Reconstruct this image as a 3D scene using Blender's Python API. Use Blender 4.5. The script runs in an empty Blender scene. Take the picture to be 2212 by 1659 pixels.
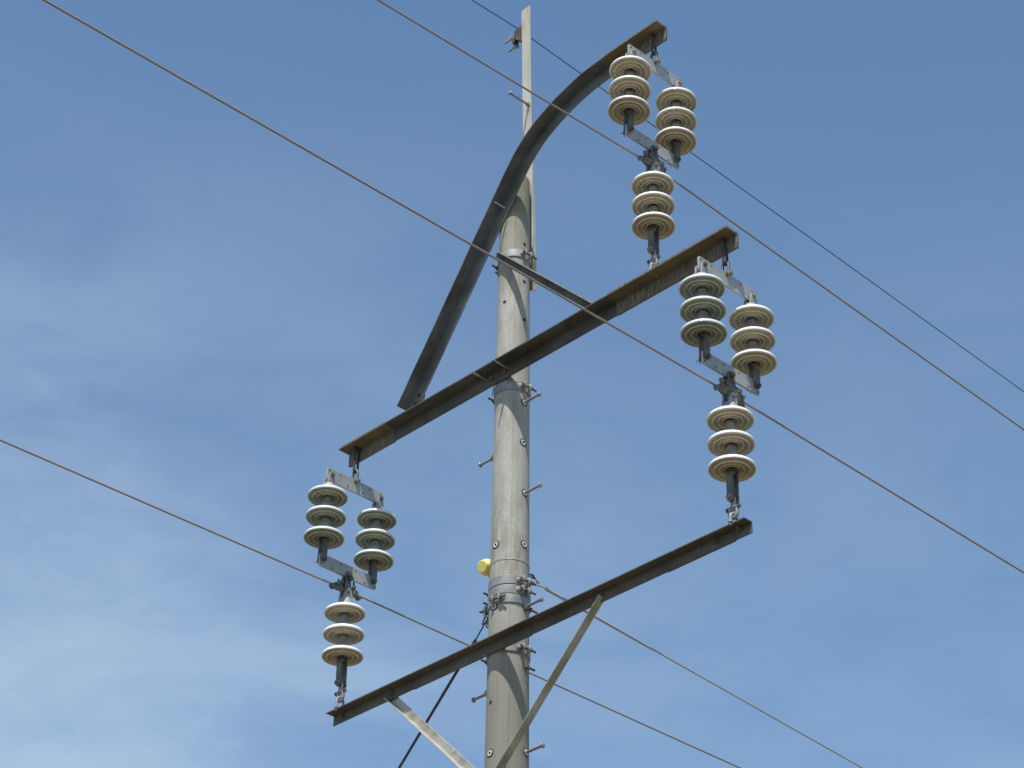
import bpy, math, random
from mathutils import Vector, Matrix
random.seed(7)
R = math.radians
scene = bpy.context.scene
col = scene.collection

# ------------------------------------------------------------------ camera
PITCH, ROLL, CAMZ = 33.5, 0.0151, 1.6
cam_d = bpy.data.cameras.new("camera")
cam = bpy.data.objects.new("camera", cam_d); col.objects.link(cam)
cam_d.sensor_width = 36.0
cam_d.lens = 36.0 * 5000.0 / 2212.0
cam_d.clip_start = 0.1; cam_d.clip_end = 6000
cam.location = (0, 0, CAMZ)
cam.rotation_euler = (Matrix.Rotation(R(90 + PITCH), 4, 'X') @ Matrix.Rotation(ROLL, 4, 'Z')).to_euler()
scene.camera = cam

# ------------------------------------------------------------------ sun, sky, exposure
SUN_EL, SUN_AZ = R(65.2), R(-14.5)          # azimuth measured from straight behind the camera, towards the left
sdir = Vector((math.sin(SUN_AZ) * math.cos(SUN_EL), -math.cos(SUN_AZ) * math.cos(SUN_EL), math.sin(SUN_EL)))
sl = bpy.data.lights.new("sun", 'SUN'); sl.energy = 5.0; sl.angle = R(0.53); sl.color = (1.0, 0.95, 0.87)
so = bpy.data.objects.new("sun", sl); col.objects.link(so)
so.rotation_euler = sdir.to_track_quat('Z', 'Y').to_euler()
so.location = (-10, -20, 40)
world = bpy.data.worlds.new("World"); scene.world = world; world.use_nodes = True
wn = world.node_tree; wn.nodes.clear()
def N(nt, kind, **kw):
    n = nt.nodes.new(kind)
    for k, v in kw.items():
        if k.startswith('i_'): n.inputs[k[2:].replace('_', ' ')].default_value = v
        else: setattr(n, k, v)
    return n
wo = N(wn, 'ShaderNodeOutputWorld'); bg = N(wn, 'ShaderNodeBackground')
sky = N(wn, 'ShaderNodeTexSky', sky_type='NISHITA', sun_disc=False, sun_elevation=SUN_EL,
        sun_rotation=math.atan2(sdir.x, sdir.y), altitude=200.0, air_density=1.0, dust_density=0.5, ozone_density=2.2)
bg.inputs['Strength'].default_value = 0.135
# thin high cloud, noise on the direction of view
tc = N(wn, 'ShaderNodeTexCoord'); sep = N(wn, 'ShaderNodeSeparateXYZ')
wn.links.new(tc.outputs['Generated'], sep.inputs[0])
dz = N(wn, 'ShaderNodeMath', operation='MAXIMUM'); wn.links.new(sep.outputs['Z'], dz.inputs[0]); dz.inputs[1].default_value = 0.03
px = N(wn, 'ShaderNodeMath', operation='DIVIDE'); py = N(wn, 'ShaderNodeMath', operation='DIVIDE')
wn.links.new(sep.outputs['X'], px.inputs[0]); wn.links.new(dz.outputs[0], px.inputs[1])
wn.links.new(sep.outputs['Y'], py.inputs[0]); wn.links.new(dz.outputs[0], py.inputs[1])
cmb = N(wn, 'ShaderNodeCombineXYZ'); wn.links.new(px.outputs[0], cmb.inputs[0]); wn.links.new(py.outputs[0], cmb.inputs[1])
mp = N(wn, 'ShaderNodeMapping'); mp.inputs['Rotation'].default_value = (0, 0, R(24)); mp.inputs['Scale'].default_value = (2.0, 2.3, 1); mp.inputs['Location'].default_value = (5.3, 1.7, 0)
wn.links.new(cmb.outputs[0], mp.inputs[0])
n1 = N(wn, 'ShaderNodeTexNoise'); n1.inputs['Scale'].default_value = 1.3; n1.inputs['Detail'].default_value = 5; n1.inputs['Roughness'].default_value = 0.48; n1.inputs['Distortion'].default_value = 0.7
wn.links.new(mp.outputs[0], n1.inputs['Vector'])
r1 = N(wn, 'ShaderNodeMapRange', interpolation_type='SMOOTHSTEP'); r1.inputs['From Min'].default_value = 0.30; r1.inputs['From Max'].default_value = 0.70; r1.inputs['To Min'].default_value = 0.22
n2 = N(wn, 'ShaderNodeTexNoise'); n2.inputs['Scale'].default_value = 5.5; n2.inputs['Detail'].default_value = 9; n2.inputs['Roughness'].default_value = 0.62; n2.inputs['Distortion'].default_value = 1.1
wn.links.new(mp.outputs[0], n2.inputs['Vector'])
nm_ = N(wn, 'ShaderNodeMix', data_type='FLOAT'); nm_.inputs['Factor'].default_value = 0.18
wn.links.new(n1.outputs['Fac'], nm_.inputs['A']); wn.links.new(n2.outputs['Fac'], nm_.inputs['B'])
wn.links.new(nm_.outputs['Result'], r1.inputs['Value'])
# more of it low in the sky, a little more to the left
el = N(wn, 'ShaderNodeMapRange', interpolation_type='SMOOTHSTEP'); el.inputs['From Min'].default_value = 0.70; el.inputs['From Max'].default_value = 0.42
wn.links.new(sep.outputs['Z'], el.inputs['Value'])
lf = N(wn, 'ShaderNodeMapRange'); lf.inputs['From Min'].default_value = 0.10; lf.inputs['From Max'].default_value = -0.2; lf.inputs['To Min'].default_value = 0.42; lf.inputs['To Max'].default_value = 1.25
wn.links.new(sep.outputs['X'], lf.inputs['Value'])
m1 = N(wn, 'ShaderNodeMath', operation='MULTIPLY'); m2 = N(wn, 'ShaderNodeMath', operation='MULTIPLY'); m3 = N(wn, 'ShaderNodeMath', operation='MULTIPLY')
wn.links.new(r1.outputs[0], m1.inputs[0]); wn.links.new(el.outputs[0], m1.inputs[1])
wn.links.new(m1.outputs[0], m2.inputs[0]); wn.links.new(lf.outputs[0], m2.inputs[1])
m3.inputs[1].default_value = 0.47; wn.links.new(m2.outputs[0], m3.inputs[0])
cm = N(wn, 'ShaderNodeMix', data_type='RGBA'); cm.inputs['B'].default_value = (3.4, 4.2, 5.1, 1)
skm = N(wn, 'ShaderNodeMix', data_type='RGBA', blend_type='MULTIPLY'); skm.inputs['Factor'].default_value = 1.0; skm.inputs['B'].default_value = (0.87, 0.975, 0.975, 1)
wn.links.new(sky.outputs[0], skm.inputs['A'])
wn.links.new(m3.outputs[0], cm.inputs['Factor']); wn.links.new(skm.outputs['Result'], cm.inputs['A'])
wn.links.new(cm.outputs['Result'], bg.inputs['Color']); wn.links.new(bg.outputs[0], wo.inputs[0])
scene.view_settings.view_transform = 'Standard'; scene.view_settings.look = 'None'
scene.view_settings.exposure = 0.3; scene.view_settings.gamma = 1.0; scene.view_settings.use_curve_mapping = False

# ------------------------------------------------------------------ local frame of the line: x = t (along the conductors), y = s (along the arms), z = h
ANG = math.atan2(0.68756706, 0.72610545)
NV = Vector((-math.cos(ANG), -math.sin(ANG), 0)); AV = Vector((math.sin(ANG), -math.cos(ANG), 0))
OX, OY = 0.00266, 11.10                       # pole axis on the ground
RZ = math.atan2(NV.y, NV.x)
def W(t, s, h): return Vector((OX, OY, 0)) + t * NV + s * AV + Vector((0, 0, h))
def PR(h): return 0.0904 + 0.00735 * (10.05 - h)     # pole radius

# ------------------------------------------------------------------ materials
def base_mat(name):
    m = bpy.data.materials.new(name); m.use_nodes = True
    nt = m.node_tree; b = nt.nodes['Principled BSDF']; return m, nt, b
def ramp(nt, src, stops):
    r = nt.nodes.new('ShaderNodeValToRGB'); e = r.color_ramp.elements
    while len(e) < len(stops): e.new(0.5)
    for k, (p, c) in enumerate(stops): e[k].position = p; e[k].color = tuple(c) + (1,)
    nt.links.new(src, r.inputs[0]); return r.outputs[0]
def noise(nt, scale=10, detail=4, rough=0.55, sc=(1, 1, 1), coord='Object', loc=(0, 0, 0)):
    t = nt.nodes.new('ShaderNodeTexCoord'); mpn = nt.nodes.new('ShaderNodeMapping'); n = nt.nodes.new('ShaderNodeTexNoise')
    mpn.inputs['Scale'].default_value = sc; mpn.inputs['Location'].default_value = loc
    nt.links.new(t.outputs[coord], mpn.inputs[0]); nt.links.new(mpn.outputs[0], n.inputs['Vector'])
    n.inputs['Scale'].default_value = scale; n.inputs['Detail'].default_value = detail; n.inputs['Roughness'].default_value = rough
    return n.outputs['Fac']
def mix(nt, fac, a, b, mode='MIX'):
    m = nt.nodes.new('ShaderNodeMix'); m.data_type = 'RGBA'; m.blend_type = mode
    for v, k in ((fac, 'Factor'), (a, 'A'), (b, 'B')):
        if hasattr(v, 'is_linked') or hasattr(v, 'links'): nt.links.new(v, m.inputs[k])
        else: m.inputs[k].default_value = v if k == 'Factor' else tuple(v) + (1,)
    return m.outputs['Result']
def bump(nt, b, src, strength, dist=0.002):
    n = nt.nodes.new('ShaderNodeBump'); n.inputs['Strength'].default_value = strength; n.inputs['Distance'].default_value = dist
    nt.links.new(src, n.inputs['Height']); nt.links.new(n.outputs[0], b.inputs['Normal'])
def simple(name, c1, c2, scale=12, rough=0.6, metal=0.0, bmp=0.2, sc=(1, 1, 1), spots=None, p=(0.35, 0.65)):
    m, nt, b = base_mat(name)
    f = noise(nt, scale, 5, 0.6, sc)
    c = ramp(nt, f, [(p[0], c1), (p[1], c2)])
    if spots:
        f2 = noise(nt, spots[1], 6, 0.65, sc, loc=(3, 1, 7)); k = ramp(nt, f2, [(spots[2], (0, 0, 0)), (spots[2] + 0.1, (1, 1, 1))])
        c = mix(nt, k, c, spots[0])
    nt.links.new(c, b.inputs['Base Color']); b.inputs['Roughness'].default_value = rough; b.inputs['Metallic'].default_value = metal
    if bmp: bump(nt, b, noise(nt, scale * 6, 3, 0.6, sc), bmp, 0.001)
    return m

def mat_concrete():
    m, nt, b = base_mat('weathered_concrete')
    big = noise(nt, 2.2, 5, 0.6, (1, 1, 0.8)); streak = noise(nt, 9, 5, 0.6, (3.2, 3.2, 0.22)); fine = noise(nt, 70, 4, 0.7, (1, 1, 0.6)); mott = noise(nt, 13, 6, 0.65, (1, 1, 0.55), loc=(4, 2, 1))
    c = ramp(nt, big, [(0.3, (0.39, 0.37, 0.32)), (0.7, (0.50, 0.48, 0.43))])
    c = mix(nt, 0.38, c, ramp(nt, streak, [(0.32, (0.27, 0.245, 0.195)), (0.55, (0.47, 0.45, 0.40)), (0.75, (0.56, 0.545, 0.50))]))
    c = mix(nt, ramp(nt, mott, [(0.52, (0, 0, 0)), (0.7, (0.6, 0.6, 0.6))]), c, (0.27, 0.24, 0.185))
    c = mix(nt, 0.22, c, ramp(nt, fine, [(0.3, (0.18, 0.17, 0.14)), (0.7, (0.55, 0.53, 0.48))]))
    # mould marks: short horizontal scratches of lime
    hs = noise(nt, 20, 4, 0.7, (0.7, 0.7, 3.2), loc=(9, 9, 2)); k = ramp(nt, hs, [(0.60, (0, 0, 0)), (0.72, (0.35, 0.35, 0.35))])
    c = mix(nt, k, c, (0.55, 0.54, 0.5))
    tcn = nt.nodes.new('ShaderNodeTexCoord'); s = nt.nodes.new('ShaderNodeSeparateXYZ'); nt.links.new(tcn.outputs['Object'], s.inputs[0])
    # algae towards the top, warmer stain band under it, dirtier below the stay bands
    mr = nt.nodes.new('ShaderNodeMapRange'); mr.inputs['From Min'].default_value = 9.55; mr.inputs['From Max'].default_value = 10.35; nt.links.new(s.outputs['Z'], mr.inputs['Value'])
    al = nt.nodes.new('ShaderNodeMath'); al.operation = 'MULTIPLY'; nt.links.new(mr.outputs[0], al.inputs[0]); nt.links.new(ramp(nt, mott, [(0.2, (0.35,) * 3), (0.6, (1, 1, 1))]), al.inputs[1])
    c = mix(nt, al.outputs[0], c, (0.175, 0.165, 0.08))
    mr2 = nt.nodes.new('ShaderNodeMapRange'); mr2.inputs['From Min'].default_value = 7.75; mr2.inputs['From Max'].default_value = 6.9; mr2.inputs['To Max'].default_value = 0.8; nt.links.new(s.outputs['Z'], mr2.inputs['Value'])
    c = mix(nt, mr2.outputs[0], c, (0.215, 0.205, 0.165))
    for z0, z1, z2, amt in ((7.45, 7.75, 8.25, 0.75), (9.0, 9.55, 9.95, 0.6), (6.2, 6.9, 7.2, 0.7), (8.35, 8.7, 8.86, 0.35)):
        cr = nt.nodes.new('ShaderNodeMapRange'); cr.interpolation_type = 'SMOOTHSTEP'; cr.inputs['From Min'].default_value = z0; cr.inputs['From Max'].default_value = z1; nt.links.new(s.outputs['Z'], cr.inputs['Value'])
        cq = nt.nodes.new('ShaderNodeMapRange'); cq.interpolation_type = 'SMOOTHSTEP'; cq.inputs['From Min'].default_value = z2; cq.inputs['From Max'].default_value = (z1 + z2) / 2; nt.links.new(s.outputs['Z'], cq.inputs['Value'])
        st = noise(nt, 12, 5, 0.65, (1.6, 1.6, 0.35), loc=(z0, 2, z1)); k = ramp(nt, st, [(0.44, (0, 0, 0)), (0.62, (amt,) * 3)])
        f1 = nt.nodes.new('ShaderNodeMath'); f1.operation = 'MULTIPLY'; f2 = nt.nodes.new('ShaderNodeMath'); f2.operation = 'MULTIPLY'
        nt.links.new(cr.outputs[0], f1.inputs[0]); nt.links.new(cq.outputs[0], f1.inputs[1]); nt.links.new(f1.outputs[0], f2.inputs[0]); nt.links.new(k, f2.inputs[1])
        c = mix(nt, f2.outputs[0], c, (0.235, 0.205, 0.15))
    pit = noise(nt, 38, 5, 0.75, (1, 1, 0.8), loc=(7, 3, 3)); c = mix(nt, ramp(nt, pit, [(0.62, (0, 0, 0)), (0.72, (0.6,) * 3)]), c, (0.17, 0.155, 0.125))
    c = mix(nt, 1.0, c, (0.84, 0.86, 0.875), 'MULTIPLY')
    nt.links.new(c, b.inputs['Base Color']); b.inputs['Roughness'].default_value = 0.72
    b.inputs['Specular IOR Level'].default_value = 0.35
    bump(nt, b, fine, 0.35, 0.002)
    return m
def mat_porcelain(name, top, under, dirt):
    m, nt, b = base_mat(name)
    f = noise(nt, 14, 6, 0.65); c = ramp(nt, f, [(0.35, top), (0.7, under)])
    k = ramp(nt, noise(nt, 45, 5, 0.7, loc=(1, 5, 2)), [(0.60, (0, 0, 0)), (0.75, (0.55,) * 3)])
    c = mix(nt, k, c, dirt)
    nt.links.new(c, b.inputs['Base Color']); b.inputs['Roughness'].default_value = 0.16
    b.inputs['Coat Weight'].default_value = 0.4; b.inputs['Coat Roughness'].default_value = 0.08
    return m
def mat_cover():
    m, nt, b = base_mat('rust_brown_steel')
    big = noise(nt, 7, 5, 0.6, (1, 0.8, 1)); scr = noise(nt, 75, 5, 0.8, (1, 1.5, 0.2)); fine = noise(nt, 120, 3, 0.7)
    c = ramp(nt, big, [(0.3, (0.055, 0.04, 0.02)), (0.6, (0.15, 0.098, 0.034)), (0.8, (0.25, 0.16, 0.055))])
    c = mix(nt, 0.35, c, ramp(nt, fine, [(0.35, (0.05, 0.045, 0.035)), (0.7, (0.3, 0.26, 0.19))]))
    # the hanging web is greyer, with pale vertical scratches
    g = nt.nodes.new('ShaderNodeNewGeometry'); s = nt.nodes.new('ShaderNodeSeparateXYZ'); nt.links.new(g.outputs['True Normal'], s.inputs[0])
    ab = nt.nodes.new('ShaderNodeMath'); ab.operation = 'ABSOLUTE'; nt.links.new(s.outputs['Z'], ab.inputs[0])
    webc = mix(nt, ramp(nt, scr, [(0.46, (0, 0, 0)), (0.70, (1, 1, 1))]), (0.085, 0.07, 0.05), (0.30, 0.275, 0.225))
    c = mix(nt, ab.outputs[0], webc, c)
    nt.links.new(c, b.inputs['Base Color']); b.inputs['Roughness'].default_value = 0.7; bump(nt, b, scr, 0.4, 0.002)
    return m
def mat_strand(name, c1, c2, pitch=60.0):
    m, nt, b = base_mat(name)
    t = nt.nodes.new('ShaderNodeTexCoord'); w = nt.nodes.new('ShaderNodeTexWave'); w.wave_type = 'BANDS'; w.bands_direction = 'DIAGONAL'
    w.inputs['Scale'].default_value = pitch; w.inputs['Distortion'].default_value = 0.0
    nt.links.new(t.outputs['UV'], w.inputs['Vector'])
    c = mix(nt, noise(nt, 6, 4, 0.6), c1, c2); nt.links.new(c, b.inputs['Base Color'])
    b.inputs['Roughness'].default_value = 0.55; b.inputs['Metallic'].default_value = 0.25
    bump(nt, b, w.outputs['Fac'], 0.6, 0.002)
    return m
M = {}
M['concrete'] = mat_concrete()
M['arm'] = simple('weathered_steel', (0.046, 0.042, 0.033), (0.115, 0.109, 0.092), 6, 0.62, 0.15, 0.3, (1, 0.5, 1), ((0.07, 0.05, 0.03), 9, 0.56))
M['arm_blue'] = simple('galvanised_arch_steel', (0.082, 0.085, 0.08), (0.185, 0.195, 0.195), 5, 0.55, 0.25, 0.2, (1, 0.6, 1), ((0.12, 0.1, 0.07), 8, 0.6))
M['arm_brown'] = simple('brown_rusted_steel', (0.06, 0.049, 0.038), (0.13, 0.117, 0.096), 5, 0.7, 0.1, 0.35, (1, 0.5, 1), ((0.26, 0.24, 0.21), 30, 0.62))
M['cover'] = mat_cover()
M['mast'] = simple('stained_galvanised_steel', (0.46, 0.43, 0.36), (0.62, 0.585, 0.50), 6, 0.5, 0.2, 0.2, (2, 2, 0.4), ((0.42, 0.33, 0.18), 3, 0.55))
M['galv'] = simple('galvanised_steel', (0.20, 0.20, 0.195), (0.31, 0.31, 0.30), 22, 0.48, 0.35, 0.2)
M['galv_light'] = simple('bright_galvanised_steel', (0.28, 0.285, 0.28), (0.39, 0.395, 0.385), 5, 0.5, 0.25, 0.15, (1, 1, 1), ((0.36, 0.29, 0.2), 14, 0.66))
M['brace'] = simple('stained_brace_steel', (0.26, 0.24, 0.19), (0.45, 0.44, 0.40), 8, 0.5, 0.2, 0.25, (1, 0.6, 1), ((0.2, 0.16, 0.1), 14, 0.6))
M['cap'] = simple('cast_iron_cap', (0.20, 0.205, 0.21), (0.33, 0.335, 0.34), 30, 0.62, 0.2, 0.5)
M['strap'] = simple('dull_grey_strap', (0.085, 0.085, 0.075), (0.18, 0.18, 0.16), 18, 0.55, 0.3, 0.3)
M['clamp'] = simple('weathered_clamp_casting', (0.05, 0.046, 0.036), (0.17, 0.17, 0.16), 24, 0.6, 0.25, 0.5, (1, 1, 1), ((0.1, 0.075, 0.045), 20, 0.58))
M['black'] = simple('shade_black_steel', (0.03, 0.027, 0.022), (0.065, 0.06, 0.05), 20, 0.7, 0.1, 0.2)  # near-black colour stands in for the shade on the U-bolts under the arms
M['dark'] = simple('dark_hole', (0.012, 0.011, 0.01), (0.02, 0.018, 0.016), 20, 0.9, 0, 0)
M['rust'] = simple('rusty_bolt', (0.075, 0.055, 0.042), (0.16, 0.13, 0.11), 40, 0.7, 0.2, 0.3)
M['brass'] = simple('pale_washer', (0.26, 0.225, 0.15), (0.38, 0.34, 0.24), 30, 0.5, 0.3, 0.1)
M['grommet'] = simple('pale_socket_ring', (0.55, 0.54, 0.47), (0.7, 0.69, 0.62), 40, 0.6, 0, 0.1)
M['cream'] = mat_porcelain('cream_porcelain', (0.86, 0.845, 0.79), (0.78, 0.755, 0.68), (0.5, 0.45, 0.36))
M['cream_under'] = mat_porcelain('darker_cream_porcelain', (0.60, 0.545, 0.435), (0.51, 0.455, 0.35), (0.27, 0.22, 0.15))  # darker tan tone for the disc undersides
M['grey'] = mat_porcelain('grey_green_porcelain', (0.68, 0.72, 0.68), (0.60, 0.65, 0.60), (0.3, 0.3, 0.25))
M['grey_under'] = mat_porcelain('darker_grey_green_porcelain', (0.41, 0.425, 0.36), (0.34, 0.355, 0.295), (0.19, 0.17, 0.12))  # darker grey-green tone for the disc undersides
M['cream_rib'] = mat_porcelain('lit_cream_rib_edge', (0.80, 0.76, 0.62), (0.72, 0.67, 0.52), (0.5, 0.42, 0.3))  # paler rib tips: light catching the rib edges, painted into the colour
M['grey_rib'] = mat_porcelain('lit_grey_rib_edge', (0.62, 0.64, 0.53), (0.56, 0.58, 0.47), (0.35, 0.33, 0.25))  # same painted light on the ribs of the grey discs
M['yellow'] = simple('yellow_plastic', (0.76, 0.66, 0.14), (0.84, 0.75, 0.22), 18, 0.45, 0, 0.1, (1, 1, 1), ((0.42, 0.34, 0.06), 26, 0.63))
M['conductor'] = mat_strand('brown_grey_strand', (0.25, 0.205, 0.19), (0.34, 0.29, 0.265))
M['earth'] = mat_strand('dark_steel_strand', (0.03, 0.032, 0.06), (0.055, 0.055, 0.08))
M['guy_dark'] = mat_strand('dark_stay_strand', (0.035, 0.035, 0.04), (0.08, 0.08, 0.08))
M['guy_light'] = mat_strand('pale_stay_strand', (0.30, 0.32, 0.345), (0.44, 0.46, 0.48))
mg, ntg, bgd = base_mat('dry_grass_ground')
ntg.links.new(mix(ntg, 0.4, ramp(ntg, noise(ntg, 0.08, 6, 0.6), [(0.3, (0.10, 0.092, 0.055)), (0.7, (0.185, 0.16, 0.115))]), ramp(ntg, noise(ntg, 3, 8, 0.7), [(0.3, (0.06, 0.055, 0.03)), (0.7, (0.20, 0.18, 0.135))])), bgd.inputs['Base Color'])
bgd.inputs['Roughness'].default_value = 0.95
bump(ntg, bgd, noise(ntg, 6, 8, 0.7), 0.6, 0.08)
M['ground'] = mg

# ------------------------------------------------------------------ mesh builder, coordinates (t, s, h)
class MB:
    def __init__(s): s.v = []; s.f = []; s.mi = []; s.cur = 0; s.uv = {}
    def add(s, vs, fs):
        o = len(s.v); s.v += [Vector(v) for v in vs]; s.f += [tuple(i + o for i in f) for f in fs]; s.mi += [s.cur] * len(fs); return s
    def box(s, c, d, rot=None):
        c = Vector(c); vs = []
        for x in (-.5, .5):
            for y in (-.5, .5):
                for z in (-.5, .5):
                    p = Vector((x * d[0], y * d[1], z * d[2]))
                    if rot is not None: p = rot @ p
                    vs.append(c + p)
        return s.add(vs, [(0, 1, 3, 2), (4, 6, 7, 5), (0, 4, 5, 1), (2, 3, 7, 6), (0, 2, 6, 4), (1, 5, 7, 3)])
    def tube(s, pts, rad, seg=12, caps=True, closed=False):
        pts = [Vector(p) for p in pts]; n = len(pts); rs = rad if isinstance(rad, (list, tuple)) else [rad] * n
        up = None; rings = []
        for i, p in enumerate(pts):
            if closed: d = pts[(i + 1) % n] - pts[i - 1]
            else: d = pts[min(i + 1, n - 1)] - pts[max(i - 1, 0)]
            d.normalize()
            if up is None:
                up = Vector((0, 0, 1)) if abs(d.z) < 0.9 else Vector((1, 0, 0))
            x = (up - d * up.dot(d)).normalized(); up = x; y = d.cross(x)
            rings.append([p + rs[i] * (math.cos(2 * math.pi * k / seg) * x + math.sin(2 * math.pi * k / seg) * y) for k in range(seg)])
        vs = [v for r in rings for v in r]; fs = []
        for i in range(n if closed else n - 1):
            j = (i + 1) % n
            for k in range(seg):
                l = (k + 1) % seg; fs.append((i * seg + k, i * seg + l, j * seg + l, j * seg + k))
        if caps and not closed:
            fs.append(tuple(range(seg))[::-1]); fs.append(tuple((n - 1) * seg + k for k in range(seg)))
        return s.add(vs, fs)
    def cyl(s, a, b, r, seg=16): return s.tube([a, b], r, seg)
    def hexnut(s, c, axis, r, th):
        c = Vector(c); axis = Vector(axis).normalized(); return s.tube([c - axis * th / 2, c + axis * th / 2], r, 6)
    def lathe(s, prof, c, axis=(0, 0, 1), seg=48, closed=False):
        c = Vector(c); ax = Vector(axis).normalized()
        x = (Vector((1, 0, 0)) if abs(ax.x) < 0.9 else Vector((0, 1, 0))); x = (x - ax * x.dot(ax)).normalized(); y = ax.cross(x)
        vs = []; fs = []; n = len(prof)
        for r, h in prof:
            for k in range(seg):
                a = 2 * math.pi * k / seg; vs.append(c + ax * h + r * (math.cos(a) * x + math.sin(a) * y))
        for i in range(n if closed else n - 1):
            j = (i + 1) % n
            for k in range(seg):
                l = (k + 1) % seg; fs.append((i * seg + k, i * seg + l, j * seg + l, j * seg + k))
        if not closed:
            if prof[0][0] > 1e-5: fs.append(tuple(range(seg))[::-1])
            if prof[-1][0] > 1e-5: fs.append(tuple((n - 1) * seg + k for k in range(seg)))
        return s.add(vs, fs)
    def prism(s, poly, origin, ux, uy, un, thick):   # polygon in plane (ux, uy), extruded +-thick/2 along un
        o = Vector(origin); ux = Vector(ux); uy = Vector(uy); un = Vector(un); n = len(poly)
        vs = [o + ux * a + uy * b + un * thick / 2 for a, b in poly] + [o + ux * a + uy * b - un * thick / 2 for a, b in poly]
        fs = [tuple(range(n)), tuple(range(2 * n - 1, n - 1, -1))] + [(i, i + n, (i + 1) % n + n, (i + 1) % n) for i in range(n)]
        return s.add(vs, fs)
    def sweep(s, prof, frames):      # prof: list of 2D; frames: (point, u, v)
        n = len(prof); vs = []; fs = []
        for p, u, v in frames: vs += [Vector(p) + Vector(u) * a + Vector(v) * b for a, b in prof]
        m = len(frames)
        for i in range(m - 1):
            for k in range(n):
                l = (k + 1) % n; fs.append((i * n + k, i * n + l, (i + 1) * n + l, (i + 1) * n + k))
        fs.append(tuple(range(n))[::-1]); fs.append(tuple((m - 1) * n + k for k in range(n)))
        return s.add(vs, fs)
    def mesh(s, name, mats, base=(0, 0, 0), sharp=32, bevel=None):
        me = bpy.data.meshes.new(name); b = Vector(base)
        me.from_pydata([tuple(v - b) for v in s.v], [], s.f)
        import bmesh
        bm = bmesh.new(); bm.from_mesh(me); bmesh.ops.recalc_face_normals(bm, faces=bm.faces); bm.to_mesh(me); bm.free()
        for m in (mats if isinstance(mats, (list, tuple)) else [mats]): me.materials.append(m)
        for p, k in zip(me.polygons, s.mi): p.material_index = k; p.use_smooth = True
        me.set_sharp_from_angle(angle=R(sharp))
        return me

def empty(name, loc, rz=RZ, tilt=0.0):
    o = bpy.data.objects.new(name, None); o.empty_display_size = 0.1; col.objects.link(o)
    o.location = loc; o.rotation_euler = (0, tilt, rz); return o
def tag(o, label=None, cat=None, group=None, kind=None):
    if label: o['label'] = label
    if cat: o['category'] = cat
    if group: o['group'] = group
    if kind: o['kind'] = kind
    return o
def part(name, mb, mats, parent, base=(0, 0, 0), sharp=32, bevel=0.0, label=None):
    me = mb if isinstance(mb, bpy.types.Mesh) else mb.mesh(name, mats, base, sharp)
    o = bpy.data.objects.new(name, me); col.objects.link(o); o.parent = parent
    if bevel:
        bv = o.modifiers.new('bevel', 'BEVEL'); bv.width = bevel; bv.segments = 2; bv.limit_method = 'ANGLE'; bv.angle_limit = R(35)
    if label: o['label'] = label
    return o

def split(mb):                      # one builder per separate piece (pieces whose boxes overlap stay together)
    n = len(mb.v); par = list(range(n))
    def find(i):
        while par[i] != i: par[i] = par[par[i]]; i = par[i]
        return i
    for f in mb.f:
        a = find(f[0])
        for k in f[1:]: par[find(k)] = a
    comp = {}
    for i in range(n): comp.setdefault(find(i), []).append(i)
    cl = []
    for c in comp.values():
        lo = [min(mb.v[i][k] for i in c) - 5e-4 for k in range(3)]; hi = [max(mb.v[i][k] for i in c) + 5e-4 for k in range(3)]
        cl.append([set(c), lo, hi])
    ch = True
    while ch:
        ch = False
        for i in range(len(cl)):
            for j in range(i + 1, len(cl)):
                if all(cl[i][1][k] <= cl[j][2][k] and cl[j][1][k] <= cl[i][2][k] for k in range(3)):
                    cl[i][0] |= cl[j][0]; cl[i][1] = [min(a, b) for a, b in zip(cl[i][1], cl[j][1])]; cl[i][2] = [max(a, b) for a, b in zip(cl[i][2], cl[j][2])]
                    cl.pop(j); ch = True; break
            if ch: break
    out = []
    for c in cl:
        m = MB(); mp = {}
        for i in sorted(c[0]): mp[i] = len(m.v); m.v.append(mb.v[i])
        for f, k in zip(mb.f, mb.mi):
            if f[0] in mp: m.f.append(tuple(mp[i] for i in f)); m.mi.append(k)
        out.append(m)
    return out
def bits(name, mb, mats, parent, base=(0, 0, 0), sharp=32, bevel=0.0):
    for m in split(mb): part(name, m, mats, parent, base, sharp, bevel)
def solo(name, mb, mats, base, label, cat, group=None, sharp=32):   # a thing that is one mesh
    me = mb.mesh(name, mats, base, sharp); o = bpy.data.objects.new(name, me); col.objects.link(o)
    o.location = W(*base); o.rotation_euler = (0, 0, RZ); return tag(o, label, cat, group)

def rounded(x0, x1, y0, y1, r, k=4):
    out = []
    for cx, cy, a0 in ((x1 - r, y1 - r, 0), (x0 + r, y1 - r, 90), (x0 + r, y0 + r, 180), (x1 - r, y0 + r, 270)):
        for i in range(k + 1):
            a = R(a0 + 90 * i / k); out.append((cx + r * math.cos(a), cy + r * math.sin(a)))
    return out
T_, S_, H_ = Vector((1, 0, 0)), Vector((0, 1, 0)), Vector((0, 0, 1))

# ------------------------------------------------------------------ ground
g = MB(); n = 24; L = 3000.0
for i in range(n + 1):
    for j in range(n + 1):
        x = (i / n * 2 - 1); y = (j / n * 2 - 1); x = L * x * abs(x); y = L * y * abs(y)
        d = math.hypot(x, y); z = 0.0 if d < 60 else 2.0 * math.sin(x * 0.004 + 1) * math.cos(y * 0.005) * min(1, (d - 60) / 300) - 0.3
        g.v.append(Vector((x, y + OY, z)))
for i in range(n):
    for j in range(n):
        a = i * (n + 1) + j; g.f.append((a, a + n + 1, a + n + 2, a + 1)); g.mi.append(0)
go = bpy.data.objects.new('ground', g.mesh('ground', M['ground'])); col.objects.link(go); tag(go, kind='structure')

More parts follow.
